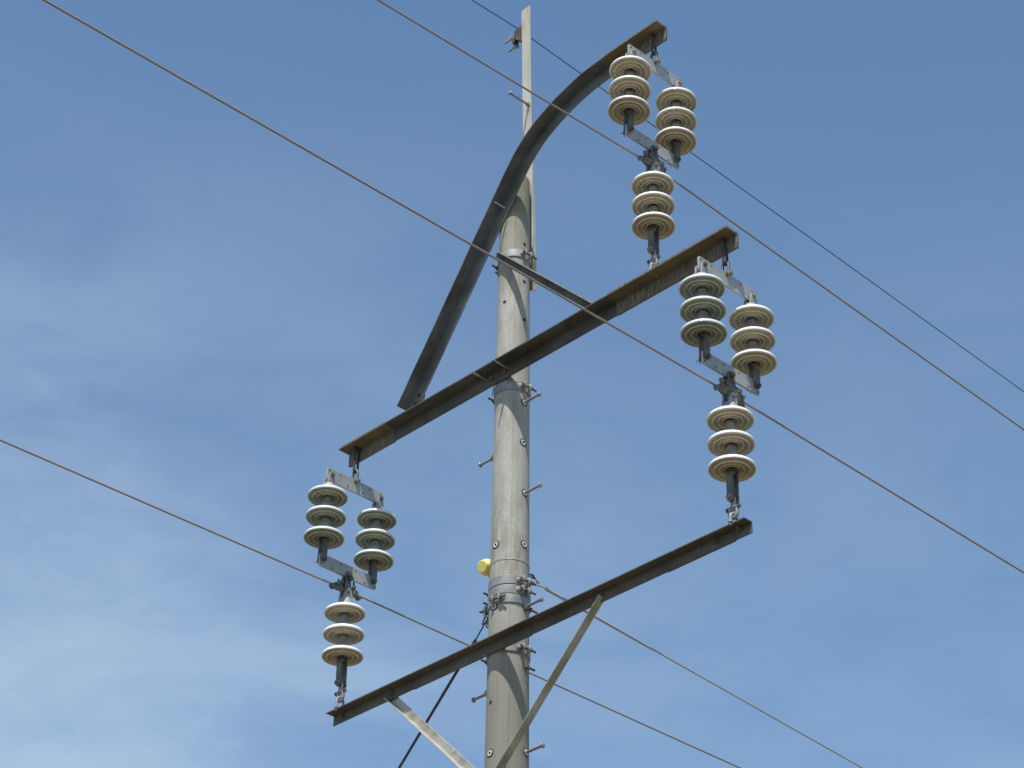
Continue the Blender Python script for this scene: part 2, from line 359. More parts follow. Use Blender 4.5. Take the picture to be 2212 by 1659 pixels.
# ------------------------------------------------------------------ the pole
pole = empty('utility_pole', W(0, 0, 0))
tag(pole, 'tall tapered grey concrete power pole carrying angle-steel crossarms and a curved top arm', 'utility pole')
HTOP = 10.45
b = MB(); seg = 96
prof = []
hs = [-0.9] + [0.25 * k for k in range(0, 42)] + [HTOP - 0.035]
for h in hs: prof.append((PR(h), h))
prof += [(PR(HTOP) - 0.004, HTOP - 0.018), (PR(HTOP) - 0.014, HTOP - 0.005), (PR(HTOP) - 0.028, HTOP), (0.0, HTOP + 0.004)]
b.lathe(prof, (0, 0, 0), seg=seg)
# two long shallow mould seams along the shaft
for sa in (R(49), R(229)):
    fr = []
    for h in hs:
        c = Vector((math.cos(sa), math.sin(sa), 0)); q = Vector((-math.sin(sa), math.cos(sa), 0))
        fr.append((c * (PR(h) - 0.002) + H_ * h, q, c))
    b.sweep([(-0.0035, 0), (0.0035, 0), (0.0012, 0.0042), (-0.0012, 0.0042)], fr)
shaft = part('shaft', b, M['concrete'], pole)

def socket(side, off, h, ring=True):       # a cast-in step socket; side = 's' (+s face) or 't' (+t face)
    r = PR(h); x = off
    y = math.sqrt(r * r - x * x)
    c = Vector((x, y, h)) if side == 's' else Vector((y, x, h)); ax = c - Vector((0, 0, h)); ax.normalize()
    m = MB()
    if ring:
        m.lathe([(0.009, 0.0005), (0.009, 0.004), (0.0165, 0.004), (0.0165, 0.0005), (0.0165, -0.01), (0.009, -0.01)], c, ax, 24, closed=True)
        m.cur = 1
        m.lathe([(0.0, 0.0017), (0.0095, 0.0017), (0.0095, -0.008), (0, -0.008)], c, ax, 20)
        m.lathe([(0.0185, 0.0012), (0.0235, 0.0008), (0.0235, -0.008), (0.0185, -0.008)], c, ax, 24, closed=True)
        part('step_socket', m, [M['grommet'], M['dark']], shaft)
    else:
        m.cur = 0
        m.lathe([(0.0, 0.0015), (0.0105, 0.0013), (0.0105, -0.008), (0, -0.008)], c, ax, 20)
        part('bolt_hole', m, [M['dark']], shaft)
for off, h in ((0.005, 9.900), (0.005, 9.624), (0.002, 9.35)): socket('s', off, h, False)
for off, h in ((0.02, 9.47), (-0.012, 6.90)): socket('t', off, h, False)
for off, h in ((0.0055, 8.503), (-0.0035, 7.848)): socket('s', off, h)
for off, h in ((0.0013, 7.843), (-0.0005, 7.462), (-0.004, 6.608)): socket('t', off, h)

def step_bolt(p, d, L, r=0.008, hr=0.0145, washer=True):
    p = Vector(p); d = Vector(d).normalized(); m = MB()
    m.cyl(p - d * 0.03, p + d * L, r, 14); m.lathe([(0, 0), (hr * 0.8, 0), (hr, 0.003), (hr, 0.009), (hr * 0.75, 0.012), (0, 0.013)], p + d * (L - 0.002), d, 20)
    if washer:
        m.hexnut(p + d * 0.012, d, 0.0175, 0.015); m.cyl(p - d * 0.004, p + d * 0.006, 0.021, 20)
    return part('step_bolt', m, [M['galv']], pole)
for h, o in ((8.775, -0.002), (8.178, -0.009), (7.468, -0.019), (6.622, -0.03)):
    step_bolt((o, PR(h) - 0.002, h), (0, 1, 0), 0.118, washer=False); socket('s', o, h, True)
for h in (8.475, 7.01, 5.9, 5.2): step_bolt((0.04, -PR(h) + 0.006, h), (0, -1, 0), 0.112)

# ---- angle-steel members: top flange reaches towards +t, web hangs down against the pole
def L_prof(w, th, wv=None, grow=0.0):
    wv = wv or w; q = grow
    # (u = +t from web front face corner, v = up): outer corner at (0-th.., 0)
    return [(-th - q, q), (w + q, q), (w + q, -th - q), (q, -th - q), (q, -wv - q), (-th - q, -wv - q)]
def straight(tw, s0, s1, h, w, th, grow=0.0, wv=None, hb=None):
    """tw: t of the web's front face; h: top of the flange"""
    m = MB(); hb = h if hb is None else hb; k = 14; fr = []
    for i in range(k + 1):
        f = i / k; fr.append((Vector((tw, s0 + (s1 - s0) * f, h + (hb - h) * f)), T_, H_))
    return m.sweep(L_prof(w, th, wv, grow), fr)
# middle crossarm
TW = 0.108
arm_mid = part('crossarm', straight(TW, -1.3145, 1.808, 9.003, 0.083, 0.008, wv=0.092), M['arm'], pole, label='longer middle crossarm of dark angle steel with rusty brown ends')
part('end_cover', straight(TW, 0.94, 1.814, 9.0035, 0.083, 0.008, 0.0035, 0.092), M['cover'], arm_mid, bevel=0.0012)
part('end_cover', straight(TW, -1.3165, -0.90, 9.0035, 0.083, 0.008, 0.0035, 0.092), M['cover'], arm_mid, bevel=0.0012)
m = MB()
for s_, h_ in ((0.055, 8.955), (-0.055, 8.955)): m.hexnut((TW + 0.008, s_, h_), T_, 0.014, 0.012)
bits('bolt', m, M['rust'], arm_mid)
# lower crossarm
TL = 0.120
arm_low = part('crossarm', straight(TL, -1.302, 1.822, 7.249, 0.056, 0.006, wv=0.064, hb=7.243), M['arm_brown'], pole, label='shorter-flanged lower crossarm of brown rusted angle steel held by two braces')
for s0, s1 in ((1.268, 1.716), (-0.189, 0.2985), (-0.62, -0.1895)):
    f0 = 7.249 - 0.006 * (s0 + 1.302) / 3.124; f1 = 7.249 - 0.006 * (s1 + 1.302) / 3.124
    mm = MB(); fr = [(Vector((TL, s0 + (s1 - s0) * i / 6, f0 + (f1 - f0) * i / 6)), T_, H_) for i in range(7)]
    mm.sweep([(0.0, -0.006), (0.003, -0.006), (0.003, -0.067), (-0.0085, -0.067), (-0.0085, -0.065), (0.0, -0.065)], fr)
    part('web_plate', mm, M['arm_brown'], arm_low, bevel=0.001)
m = MB()
for s_, h_ in ((1.60, 7.215), (1.75, 7.225), (-0.80, 7.215), (0.81, 7.212), (-1.22, 7.22)):
    m.hexnut((TL + 0.008, s_, h_), T_, 0.014, 0.013); m.cyl((TL, s_, h_), (TL + 0.03, s_, h_), 0.006, 10)
bits('bolt', m, M['rust'], arm_low)

# ---- arched top arm
outer = [(-0.812, 9.086), (-0.60, 9.381), (-0.40, 9.661), (-0.192, 9.954), (0.0, 10.221), (0.10, 10.358), (0.18, 10.455), (0.27, 10.538), (0.37, 10.601), (0.5, 10.660), (0.635, 10.703), (0.76, 10.729), (0.917, 10.742), (1.08, 10.749), (1.353, 10.753)]
def catmull(P, k=5):
    P = [Vector(p) for p in P]; Q = [2 * P[0] - P[1]] + P + [2 * P[-1] - P[-2]]; out = []
    for i in range(1, len(Q) - 2):
        for j in range(k):
            t = j / k; a, b_, c, d = Q[i - 1], Q[i], Q[i + 1], Q[i + 2]
            out.append(0.5 * ((2 * b_) + (c - a) * t + (2 * a - 5 * b_ + 4 * c - d) * t * t + (3 * b_ - a - 3 * c + d) * t ** 3))
    return out + [P[-1]]
path = catmull([(p[0], p[1]) for p in outer], 5)
def arch_frames(i0, i1, TA):
    fr = []
    for i in range(i0, i1):
        d = path[min(i + 1, len(path) - 1)] - path[max(i - 1, 0)]; d.normalize()
        nrm = Vector((0, -d[1], d[0]))
        fr.append((Vector((TA, path[i][0], path[i][1])), T_, nrm))
    return fr
TA = 0.0985
m = MB(); m.sweep(L_prof(0.081, 0.007, 0.092), arch_frames(0, len(path), TA))
arch = part('curved_arm', m, M['arm_blue'], pole, sharp=40)
k0 = min(range(len(path)), key=lambda i: abs(path[i][0] - 0.92))
m = MB(); m.sweep(L_prof(0.081, 0.007, 0.092, 0.003), arch_frames(k0, len(path), TA))
part('end_cover', m, M['cover'], arch, bevel=0.0012)
m = MB()   # gusset joining the foot of the arch to the middle arm
m.prism([(-0.84, 8.93), (-0.70, 8.93), (-0.662, 9.135), (-0.672, 9.165), (-0.72, 9.20)], (0.0885, 0, 0), S_, H_, T_, 0.007)
m.cur = 1; m.hexnut((TA + 0.006, -0.70, 9.15), T_, 0.013, 0.012); m.hexnut((TA + 0.006, -0.73, 9.1), T_, 0.013, 0.012)
part('gusset_plate', m, [M['arm_blue'], M['rust']], arch)

# ---- braces
def brace(name, A, B, tw, w, th, mat, side, label, wv=None):
    """A, B: (s,h) ends; flange on the side given by sign of normal"""
    A = Vector((tw, A[0], A[1])); B = Vector((tw, B[0], B[1])); d = (B - A).normalized(); nrm = Vector((0, -d.z, d.y)) * side
    m = MB(); fr = [(A + (B - A) * i / 10, T_, nrm) for i in range(11)]
    m.sweep(L_prof(w, th, wv), fr)
    return part(name, m, mat, pole, label=label, bevel=0.001)
tie = brace('diagonal_brace', (-0.035, 9.862), (0.80, 9.038), PR(9.8) + 0.010, 0.036, 0.006, M['arm'], 1, 'short upper brace slanting from the pole down to the middle crossarm', 0.045)
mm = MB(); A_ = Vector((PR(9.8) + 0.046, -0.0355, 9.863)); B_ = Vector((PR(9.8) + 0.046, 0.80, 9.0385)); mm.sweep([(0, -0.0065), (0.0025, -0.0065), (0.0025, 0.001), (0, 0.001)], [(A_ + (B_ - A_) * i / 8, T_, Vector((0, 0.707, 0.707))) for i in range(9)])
part('sunlit_edge', mm, M['brass'], tie)  # thin pale strip paints sunlight along the flange edge
brace('diagonal_brace', (-0.845, 7.196), (0.0, 6.375), TL - 0.012, 0.036, 0.005, M['brace'], -1, 'sunlit pale brace under the left half of the lower crossarm', 0.050)
brace('diagonal_brace', (0.825, 7.205), (-0.02, 6.39), TL - 0.012, 0.044, 0.005, M['brace'], 1, 'brownish brace under the right half of the lower crossarm', 0.045)

# ---- bands round the pole
def band(h, hh, lug_angles, th=0.006, lug=True, lw=0.030, mat='galv', bl=0.13):
    m = MB(); r0 = PR(h) + 0.001; r1 = r0 + th
    r0b = PR(h - hh / 2) + 0.0005
    m.lathe([(r0 - 0.01, hh / 2), (r1, hh / 2), (r1 + 0.0004, 0), (r0b + th, -hh / 2), (r0 - 0.01, -hh / 2)], (0, 0, h), seg=96, closed=True)
    o = part('pole_band', m, M[mat], pole, bevel=0.0012)
    for la in lug_angles:
        rad = Vector((math.cos(la), math.sin(la), 0)); tan = Vector((-math.sin(la), math.cos(la), 0))
        e = MB()
        for sg in (-1, 1):
            # ear: rounded plate standing out from the band, bent foot on the band
            pol = [(r1 - 0.012, -hh * 0.48), (r1 + lw * 0.6, -hh * 0.46), (r1 + lw, -hh * 0.22), (r1 + lw, hh * 0.22), (r1 + lw * 0.6, hh * 0.46), (r1 - 0.012, hh * 0.48)]
            e.prism(pol, H_ * h + tan * sg * 0.021, rad, H_, tan, 0.009)
            fr = []
            for i in range(6):
                a = la + sg * (0.17 + 0.045 * i); c = Vector((math.cos(a), math.sin(a), 0)); lift = 0.011 * (1 - i / 5) ** 1.3
                fr.append((c * (r1 + lift * 0.5) + H_ * h, c, H_))
            e.sweep([(-0.006, -hh * 0.34), (0.002, -hh * 0.26), (0.0055, -hh * 0.12), (0.0055, hh * 0.12), (0.002, hh * 0.26), (-0.006, hh * 0.34)], fr)
        bits('ear', e, M['galv'], o, bevel=0.003)
        q = MB(); c = rad * (r1 + lw * 0.55) + H_ * h
        q.cyl(c - tan * bl * 0.27, c + tan * bl * 0.55, 0.0062, 12); q.hexnut(c + tan * 0.032, tan, 0.0115, 0.011); q.hexnut(c - tan * 0.031, tan, 0.0115, 0.010)
        bits('bolt', q, M['rust'], o)
    return o
band(9.818, 0.050, [R(90), R(-90)], mat='galv_light')
band(8.873, 0.058, [R(90), R(-90)])
band(7.612, 0.052, [R(88), R(-92)])
band(7.553, 0.052, [R(88), R(-92)])
band(7.497, 0.050, [R(12), R(192)], lw=0.022, bl=0.11)
band(7.205, 0.050, [R(90), R(-90)])
m = MB(); hh = 0.010
m.lathe([(PR(7.73) - 0.004, hh / 2), (PR(7.73) + 0.0018, hh / 2), (PR(7.73) + 0.0018, -hh / 2), (PR(7.73) - 0.004, -hh / 2)], (0, 0, 7.742), seg=96, closed=True)
part('steel_strap', m, M['galv_light'], pole)
# through bolts whose ends stick out beside the pole and in front of the arms
def stud(p, d, L, r=0.0068, nut=0.02, mat='rust', nm='through_bolt'):
    p = Vector(p); d = Vector(d).normalized(); m = MB(); m.cyl(p, p + d * L, r, 12)
    if nut: m.hexnut(p + d * nut, d, 0.0135, 0.012); m.box(p + d * (nut - 0.01), (0.03, 0.03, 0.03), None) if False else None
    m.tube([p + d * L, p + d * (L + 0.002)], [r, r * 0.6], 12)
    return part(nm, m, M[mat], pole)
stud((-0.02, -0.104, 9.770), (1, 0, 0), 0.075, 0.0065, 0.045)
stud((0.0, 0.13, 7.10), (-1, 0, 0), 0.07, 0.0065, 0.02)
stud((0.0, 0.13, 7.448), (-1, 0, 0), 0.085, 0.0065, 0.035)
stud((0.11, 0.082, 8.962), (1, 0, 0), 0.125, 0.0050, 0, 'cap')
stud((0.11, -0.094, 8.962), (1, 0, 0), 0.105, 0.0050, 0, 'cap')
stud((0.118, 0.0386, 10.135), (1, 0, 0), 0.082, 0.0050, 0, 'cap')
m = MB(); m.tube(catmull([(0.125, -0.02, 8.93), (0.13, -0.012, 8.90), (0.12, -0.03, 8.868), (0.10, -0.06, 8.85)], 5), 0.0028, 8)
part('tie_wire', m, M['rust'], pole)

# ---- mast bar above the pole top
m = MB(); fr = []
def mast_t(h): return -0.104 + (0.012 * (h - 9.6) / 0.9 if h < 10.5 else 0.012 + 0.036 * (h - 10.5) / 1.4)
secs = []
for i in range(15):
    h = 9.645 + (11.88 - 9.645) * i / 14; t = mast_t(h); f = i / 14
    B = Vector((t, 0.053, h)); A = Vector((t, 0.053 - 0.080, h - 0.0)); ang = R(180 - 38 * min(1, f * 1.4)); w2 = 0.034
    d2 = Vector((math.cos(ang), -math.sin(ang), 0)); th = 0.006
    secs.append([A, B, B + d2 * w2, B + d2 * w2 - S_ * th, B - T_ * th - S_ * th, A - T_ * th])
n = 6; vs = [v for s_ in secs for v in s_]; fs = []
for i in range(14):
    for k in range(n): l = (k + 1) % n; fs.append((i * n + k, i * n + l, (i + 1) * n + l, (i + 1) * n + k))
fs.append(tuple(range(n))[::-1]); fs.append(tuple(14 * n + k for k in range(n))); m.add(vs, fs)
mast = part('mast_bar', m, M['mast'], pole, bevel=0.001)
m = MB(); hm = 11.065; p = Vector((mast_t(hm), 0.030, hm)); 
m.cyl(p - T_ * 0.012, p + T_ * 0.165, 0.0075, 14); m.lathe([(0, 0), (0.012, 0), (0.0135, 0.003), (0.0135, 0.009), (0.01, 0.012), (0, 0.013)], p + T_ * 0.16, T_, 18); m.hexnut(p + T_ * 0.012, T_, 0.015, 0.012); m.hexnut(p + T_ * 0.10, T_, 0.0095, 0.01)
part('step_bolt', m, M['galv'], mast)
# earth wire clamp: block bolted to the side of the mast bar
m = MB(); he = 11.73; te = mast_t(he)
m.prism([(-0.075, -0.03), (-0.02, -0.085), (0.012, -0.095), (0.012, 0.05), (-0.075, 0.035)], (te - 0.032, -0.03, he), S_, H_, T_, 0.048)
m.prism(rounded(-0.02, 0.02, -0.03, 0.03, 0.01), (te - 0.03, -0.115, he - 0.03), T_, H_, S_, 0.02)
ec = part('wire_clamp', m, M['arm_brown'], mast, bevel=0.002)
for dt, dh in ((-0.015, -0.005), (-0.05, -0.055)):
    q = MB(); c = Vector((te + dt, -0.115, he + dh)); q.cyl(c, c - S_ * 0.085, 0.0075, 12); q.hexnut(c - S_ * 0.02, S_, 0.0145, 0.016); q.cyl(c - S_ * 0.003, c - S_ * 0.010, 0.019, 16)
    bits('bolt', q, M['galv_light'], ec)

# ------------------------------------------------------------------ yellow marker strapped to the pole
YB = (0.0, -0.12, 7.80)
yb = empty('pole_marker', W(*YB)); tag(yb, 'yellow plastic cap-shaped marker on the left of the pole above the steel bands', 'marker')
m = MB(); ax = Vector((0.94, 0.10, -0.27)).normalized(); c = Vector((0.004, -0.196, 7.822))
m.lathe([(0, 0.026), (0.033, 0.026), (0.0355, 0.024), (0.0465, -0.006), (0.048, -0.012), (0.048, -0.018), (0.044, -0.022), (0, -0.022)], c, ax, 40)
part('cap', m, M['yellow'], yb, base=YB, bevel=0.001)
m = MB(); c2 = c - ax * 0.022; m.cyl(c2 + ax * 0.002, c2 - ax * 0.028, 0.026, 24)
m.prism(rounded(-0.20, -0.098, 7.765, 7.80, 0.006), (-0.03, 0, 0), S_, H_, T_, 0.016)
part('bracket', m, M['yellow'], yb, base=YB, bevel=0.002)

# ------------------------------------------------------------------ insulators
DR = 0.1205
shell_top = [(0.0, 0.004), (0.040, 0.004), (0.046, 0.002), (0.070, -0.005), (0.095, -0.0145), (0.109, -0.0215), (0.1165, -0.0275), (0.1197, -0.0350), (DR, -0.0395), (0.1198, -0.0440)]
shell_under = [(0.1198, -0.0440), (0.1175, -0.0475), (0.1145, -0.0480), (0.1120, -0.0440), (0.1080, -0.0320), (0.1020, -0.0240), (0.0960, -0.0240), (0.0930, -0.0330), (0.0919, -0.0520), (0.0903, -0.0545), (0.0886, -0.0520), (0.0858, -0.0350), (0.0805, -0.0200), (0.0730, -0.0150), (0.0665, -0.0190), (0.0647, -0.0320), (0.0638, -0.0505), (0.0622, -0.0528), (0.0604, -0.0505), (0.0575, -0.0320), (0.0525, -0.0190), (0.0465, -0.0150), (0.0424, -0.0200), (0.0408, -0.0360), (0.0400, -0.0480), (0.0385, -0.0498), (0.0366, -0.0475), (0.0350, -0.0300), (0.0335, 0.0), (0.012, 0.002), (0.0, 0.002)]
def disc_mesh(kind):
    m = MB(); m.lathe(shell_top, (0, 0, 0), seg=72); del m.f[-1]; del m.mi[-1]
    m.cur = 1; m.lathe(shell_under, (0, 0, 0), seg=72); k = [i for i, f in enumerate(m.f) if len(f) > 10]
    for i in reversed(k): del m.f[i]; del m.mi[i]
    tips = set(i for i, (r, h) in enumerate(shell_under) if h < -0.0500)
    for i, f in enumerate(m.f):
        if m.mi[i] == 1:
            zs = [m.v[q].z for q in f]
            if sum(zs) / len(zs) < -0.0490 and max(Vector((m.v[q].x, m.v[q].y)).length for q in f) < 0.1: m.mi[i] = 2  # rib tips get the tone with the light painted in
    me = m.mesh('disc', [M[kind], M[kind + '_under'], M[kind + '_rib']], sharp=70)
    import bmesh
    bm = bmesh.new(); bm.from_mesh(me); bmesh.ops.remove_doubles(bm, verts=bm.verts, dist=1e-5); bmesh.ops.recalc_face_normals(bm, faces=bm.faces); bm.to_mesh(me); bm.free()
    for p in me.polygons: p.use_smooth = True
    me.set_sharp_from_angle(angle=R(75))
    return me
def cap_mesh(kind):
    m = MB()
    if kind == 'socket':
        m.lathe([(0.047, 0.0), (0.0465, 0.006), (0.043, 0.018), (0.037, 0.033), (0.030, 0.048), (0.025, 0.060), (0.0235, 0.075), (0.023, 0.092), (0.019, 0.097), (0.0, 0.098)], (0, 0, 0), seg=36)
    elif kind == 'socket_grey':
        m.lathe([(0.043, 0.0), (0.0435, 0.006), (0.041, 0.022), (0.038, 0.04), (0.034, 0.052), (0.027, 0.060), (0.0245, 0.075), (0.024, 0.092), (0.020, 0.097), (0.0, 0.098)], (0, 0, 0), seg=36)
    elif kind == 'clevis':
        m.lathe([(0.046, 0.0), (0.047, 0.006), (0.045, 0.022), (0.040, 0.036), (0.031, 0.046), (0.018, 0.050), (0.0, 0.051)], (0, 0, 0), seg=36)
        for sg in (-1, 1):
            m.prism([(-0.030, 0.030), (0.030, 0.030), (0.024, 0.06), (0.018, 0.10), (0.012, 0.111), (0, 0.115), (-0.012, 0.111), (-0.018, 0.10), (-0.024, 0.06)], (0, sg * 0.020, 0), T_, H_, S_, 0.011)
    else:   # tall cap clasping the clamp tongue
        m.lathe([(0.047, 0.0), (0.0475, 0.006), (0.045, 0.024), (0.041, 0.038), (0.036, 0.050), (0.028, 0.060), (0.0, 0.063)], (0, 0, 0), seg=36)
        for sg in (-1, 1):
            m.prism([(-0.032, 0.035), (0.032, 0.035), (0.029, 0.07), (0.022, 0.10), (0.013, 0.112), (0, 0.116), (-0.013, 0.112), (-0.022, 0.10), (-0.029, 0.07)], (0, sg * 0.022, 0), T_, H_, S_, 0.011)
    return m.mesh('cap', M['cap'], sharp=40)
def pin_mesh(L):
    m = MB(); m.cyl((0, 0, -0.003), (0, 0, -L), 0.011, 16); m.lathe([(0, 0), (0.0165, 0.001), (0.017, 0.007), (0.011, 0.012), (0, 0.013)], (0, 0, -L - 0.002), seg=20); return m.mesh('pin', M['strap'])
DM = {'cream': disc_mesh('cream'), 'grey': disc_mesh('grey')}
CM = {k: cap_mesh(k) for k in ('socket', 'socket_grey', 'clevis', 'tall')}
PMs = pin_mesh(0.058)
def link_mesh(kind):
    m = MB()
    return m
def place(name, me, parent, loc, rz=0.0):
    o = bpy.data.objects.new(name, me); col.objects.link(o); o.parent = parent; o.location = loc; o.rotation_euler = (0, 0, rz); return o
def strap_poly(w, h0, h1, k=6):
    r = w / 2; top = [(r * math.cos(math.pi * i / k), h0 - r + r * math.sin(math.pi * i / k)) for i in range(k + 1)]
    bot = [(-r * math.cos(math.pi * i / k), h1 + r - r * math.sin(math.pi * i / k)) for i in range(k + 1)]
    return top + bot
vst = {}
def v_straps(h0, h1):
    key = ('v', round(h0, 3), round(h1, 3))
    if key not in vst:
        m = MB(); m.prism(strap_poly(0.034, h0, h1), (0, 0.019, 0), T_, H_, S_, 0.008); a = m.mesh('link_strap', M['strap'])
        m = MB(); m.prism(strap_poly(0.034, h0, h1), (0, -0.019, 0), T_, H_, S_, 0.008); b_ = m.mesh('link_strap', M['strap'])
        m = MB(); m.cyl((0, -0.036, h1 + 0.017), (0, 0.034, h1 + 0.017), 0.007, 12); m.hexnut((0, 0.029, h1 + 0.017), S_, 0.0125, 0.010); m.hexnut((0, -0.029, h1 + 0.017), S_, 0.0125, 0.010)
        m.cyl((0, -0.03, h0 - 0.014), (0, 0.03, h0 - 0.014), 0.008, 12); c_ = [x.mesh('bolt', M['rust']) for x in split(m)]
        m = MB(); m.cyl((0, 0, h0 + 0.03), (0, 0, h0 - 0.02), 0.011, 14); m.lathe([(0, 0.016), (0.012, 0.012), (0.016, 0.0), (0.012, -0.012), (0, -0.016)], (0, 0, h0 - 0.014), seg=20); d_ = m.mesh('eye', M['strap'])
        vst[key] = (a, b_, c_, d_)
    return vst[key]
def discs(root, first, pitch, tint, topcap):
    for i in range(3):
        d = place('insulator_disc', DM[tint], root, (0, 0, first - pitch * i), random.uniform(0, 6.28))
        place('cap', CM[topcap if i == 0 else ('socket_grey' if tint == 'grey' else 'socket')], d, (0, 0, 0), 0.0 if i else -d.rotation_euler.z)
        if i < 2:
            m = PMs; place('pin', m, d, (0, 0, 0))
GV = 'pairs of insulator strings hung side by side'
def v_string(t, s, h, pitch, shift, tint, label):
    Lb = 0.095 + 2 * pitch + 0.045 + 0.150
    e = empty('insulator_string', W(t, s, h), RZ, -math.atan2(shift, Lb)); tag(e, label, 'insulator', GV)
    discs(e, -0.103, pitch, tint, 'clevis')
    h0 = -0.103 - 2 * pitch - 0.045; h1 = -Lb - 0.017
    a, b_, c_, d_ = v_straps(h0 + 0.010, h1)
    place('link_strap', a, e, (0, 0, 0)); place('link_strap', b_, e, (0, 0, 0)); [place('bolt', x, e, (0, 0, 0)) for x in c_]; place('eye', d_, e, (0, 0, 0))
    m = MB(); m.tube([(0.0, -0.026, h1 + 0.017), (0.012, -0.040, h1 + 0.008), (0.020, -0.046, h1 + 0.010)], 0.0016, 6); m.tube([(0.0, -0.026, h1 + 0.017), (-0.008, -0.042, h1 + 0.012), (-0.018, -0.045, h1 + 0.005)], 0.0016, 6)
    part('split_pin', m, M['rust'], e)
    m = MB(); m.cyl((0, -0.036, 0), (0, 0.034, 0), 0.0075, 12); m.hexnut((0, 0.031, 0), S_, 0.0135, 0.010); m.hexnut((0, -0.031, 0), S_, 0.0135, 0.010)
    bits('bolt', m, M['rust'] if tint == 'grey' else M['brass'], e)
    return Lb
def ring(m, c, a, b_, hl, w, r, seg=10):     # stadium link in the plane a (long) / b, centre c
    pts = []
    c = Vector(c); a = Vector(a); b_ = Vector(b_)
    for i in range(9): x = math.pi * i / 8; pts.append(c + a * (hl + w * math.sin(x)) + b_ * w * math.cos(x))
    for i in range(9): x = math.pi * i / 8; pts.append(c - a * (hl + w * math.sin(x)) - b_ * w * math.cos(x))
    m.tube(pts, r, seg, closed=True)
def bow(m, c, up, b_, hl, w, r, seg=10):     # open shackle bow: arms towards +up, round end towards -up
    c = Vector(c); up = Vector(up); b_ = Vector(b_)
    pts = [c + up * hl + b_ * w * 0.75] + [c + up * hl * 0.3 + b_ * w] + [c + b_ * w * math.cos(math.pi * i / 10) - up * (hl * 0.3 + w * math.sin(math.pi * i / 10)) for i in range(11)] + [c + up * hl * 0.3 - b_ * w, c + up * hl - b_ * w * 0.75]
    m.tube(pts, r, seg)
    for sg in (-1, 1): m.lathe([(0, -0.007), (0.013, -0.007), (0.013, 0.007), (0, 0.007)], c + up * (hl + 0.006) + b_ * sg * w * 0.72, b_, 18)

def low_string(t, s, h, hend, pitch, shift, label, grp='single insulator strings below the wire clamps'):
    """h: first shell height, hend: top of the arm flange below"""
    Ltot = h - hend
    e = empty('insulator_string', W(t, s, h), RZ, -math.atan2(shift, Ltot)); tag(e, label, 'insulator', grp)
    discs(e, 0.0, pitch, 'cream', 'tall')
    h0 = -2 * pitch - 0.040; h1 = -2 * pitch - 0.235
    m = MB(); m.cyl((0, 0, -2 * pitch - 0.004), (0, 0, h0 - 0.03), 0.0115, 14); m.lathe([(0, 0.018), (0.013, 0.013), (0.018, 0.0), (0.013, -0.013), (0, -0.018)], (0, 0, h0 - 0.022), seg=20)
    part('eye', m, M['strap'], e)
    for sg in (-1, 1):
        m = MB(); m.prism(strap_poly(0.042, h0 - 0.004, h1), (sg * 0.019, 0, 0), S_, H_, T_, 0.008); part('link_strap', m, M['strap'], e, bevel=0.001)
    m = MB(); hb = h1 + 0.020
    m.cyl((-0.036, 0, hb), (0.04, 0, hb), 0.0075, 12); m.cyl((0.024, 0, hb), (0.029, 0, hb), 0.0175, 18); m.hexnut((-0.029, 0, hb), T_, 0.0125, 0.01)
    part('washer', m, M['brass'], e)
    m = MB(); m.hexnut((0.036, 0, hb), T_, 0.0125, 0.011); m.cyl((-0.03, 0, h0 - 0.022), (0.03, 0, h0 - 0.022), 0.008, 12); bits('bolt', m, M['rust'], e)
    # tongue, shackle and the U-bolt on the arm
    end = -Ltot
    m = MB(); m.prism(strap_poly(0.030, hb + 0.016, hb - 0.066), (0, 0, 0), S_, H_, T_, 0.014); part('tongue', m, M['cap'], e, bevel=0.002)
    hp = hb - 0.050
    m = MB(); m.cyl((0, -0.04, hp), (0, 0.04, hp), 0.0075, 12); m.hexnut((0, 0.036, hp), S_, 0.0125, 0.010); m.lathe([(0, -0.005), (0.012, -0.005), (0.012, 0.005), (0, 0.005)], (0, -0.036, hp), S_, 16); bits('bolt', m, M['strap'], e)
    m = MB(); hl = 0.020; cc = (hp - 0.006) - hl; bow(m, (0, 0, cc), H_, S_, hl, 0.024, 0.0095, 12); part('shackle', m, M['cap'], e)
    m = MB(); topb = cc - hl * 0.3 - 0.021 + 0.020
    pts = [Vector((-0.024, 0, end - 0.012)), Vector((-0.024, 0, topb - 0.022))] + [Vector((-0.024 * math.cos(math.pi * i / 8), 0, topb - 0.022 + 0.022 * math.sin(math.pi * i / 8))) for i in range(1, 8)] + [Vector((0.024, 0, topb - 0.022)), Vector((0.024, 0, end - 0.012))]
    m.tube(pts, 0.0072, 12)
    for sg in (-1, 1): m.hexnut((sg * 0.024, 0, end + 0.008), H_, 0.0135, 0.011)
    part('eye_bolt', m, M['cap'], e)

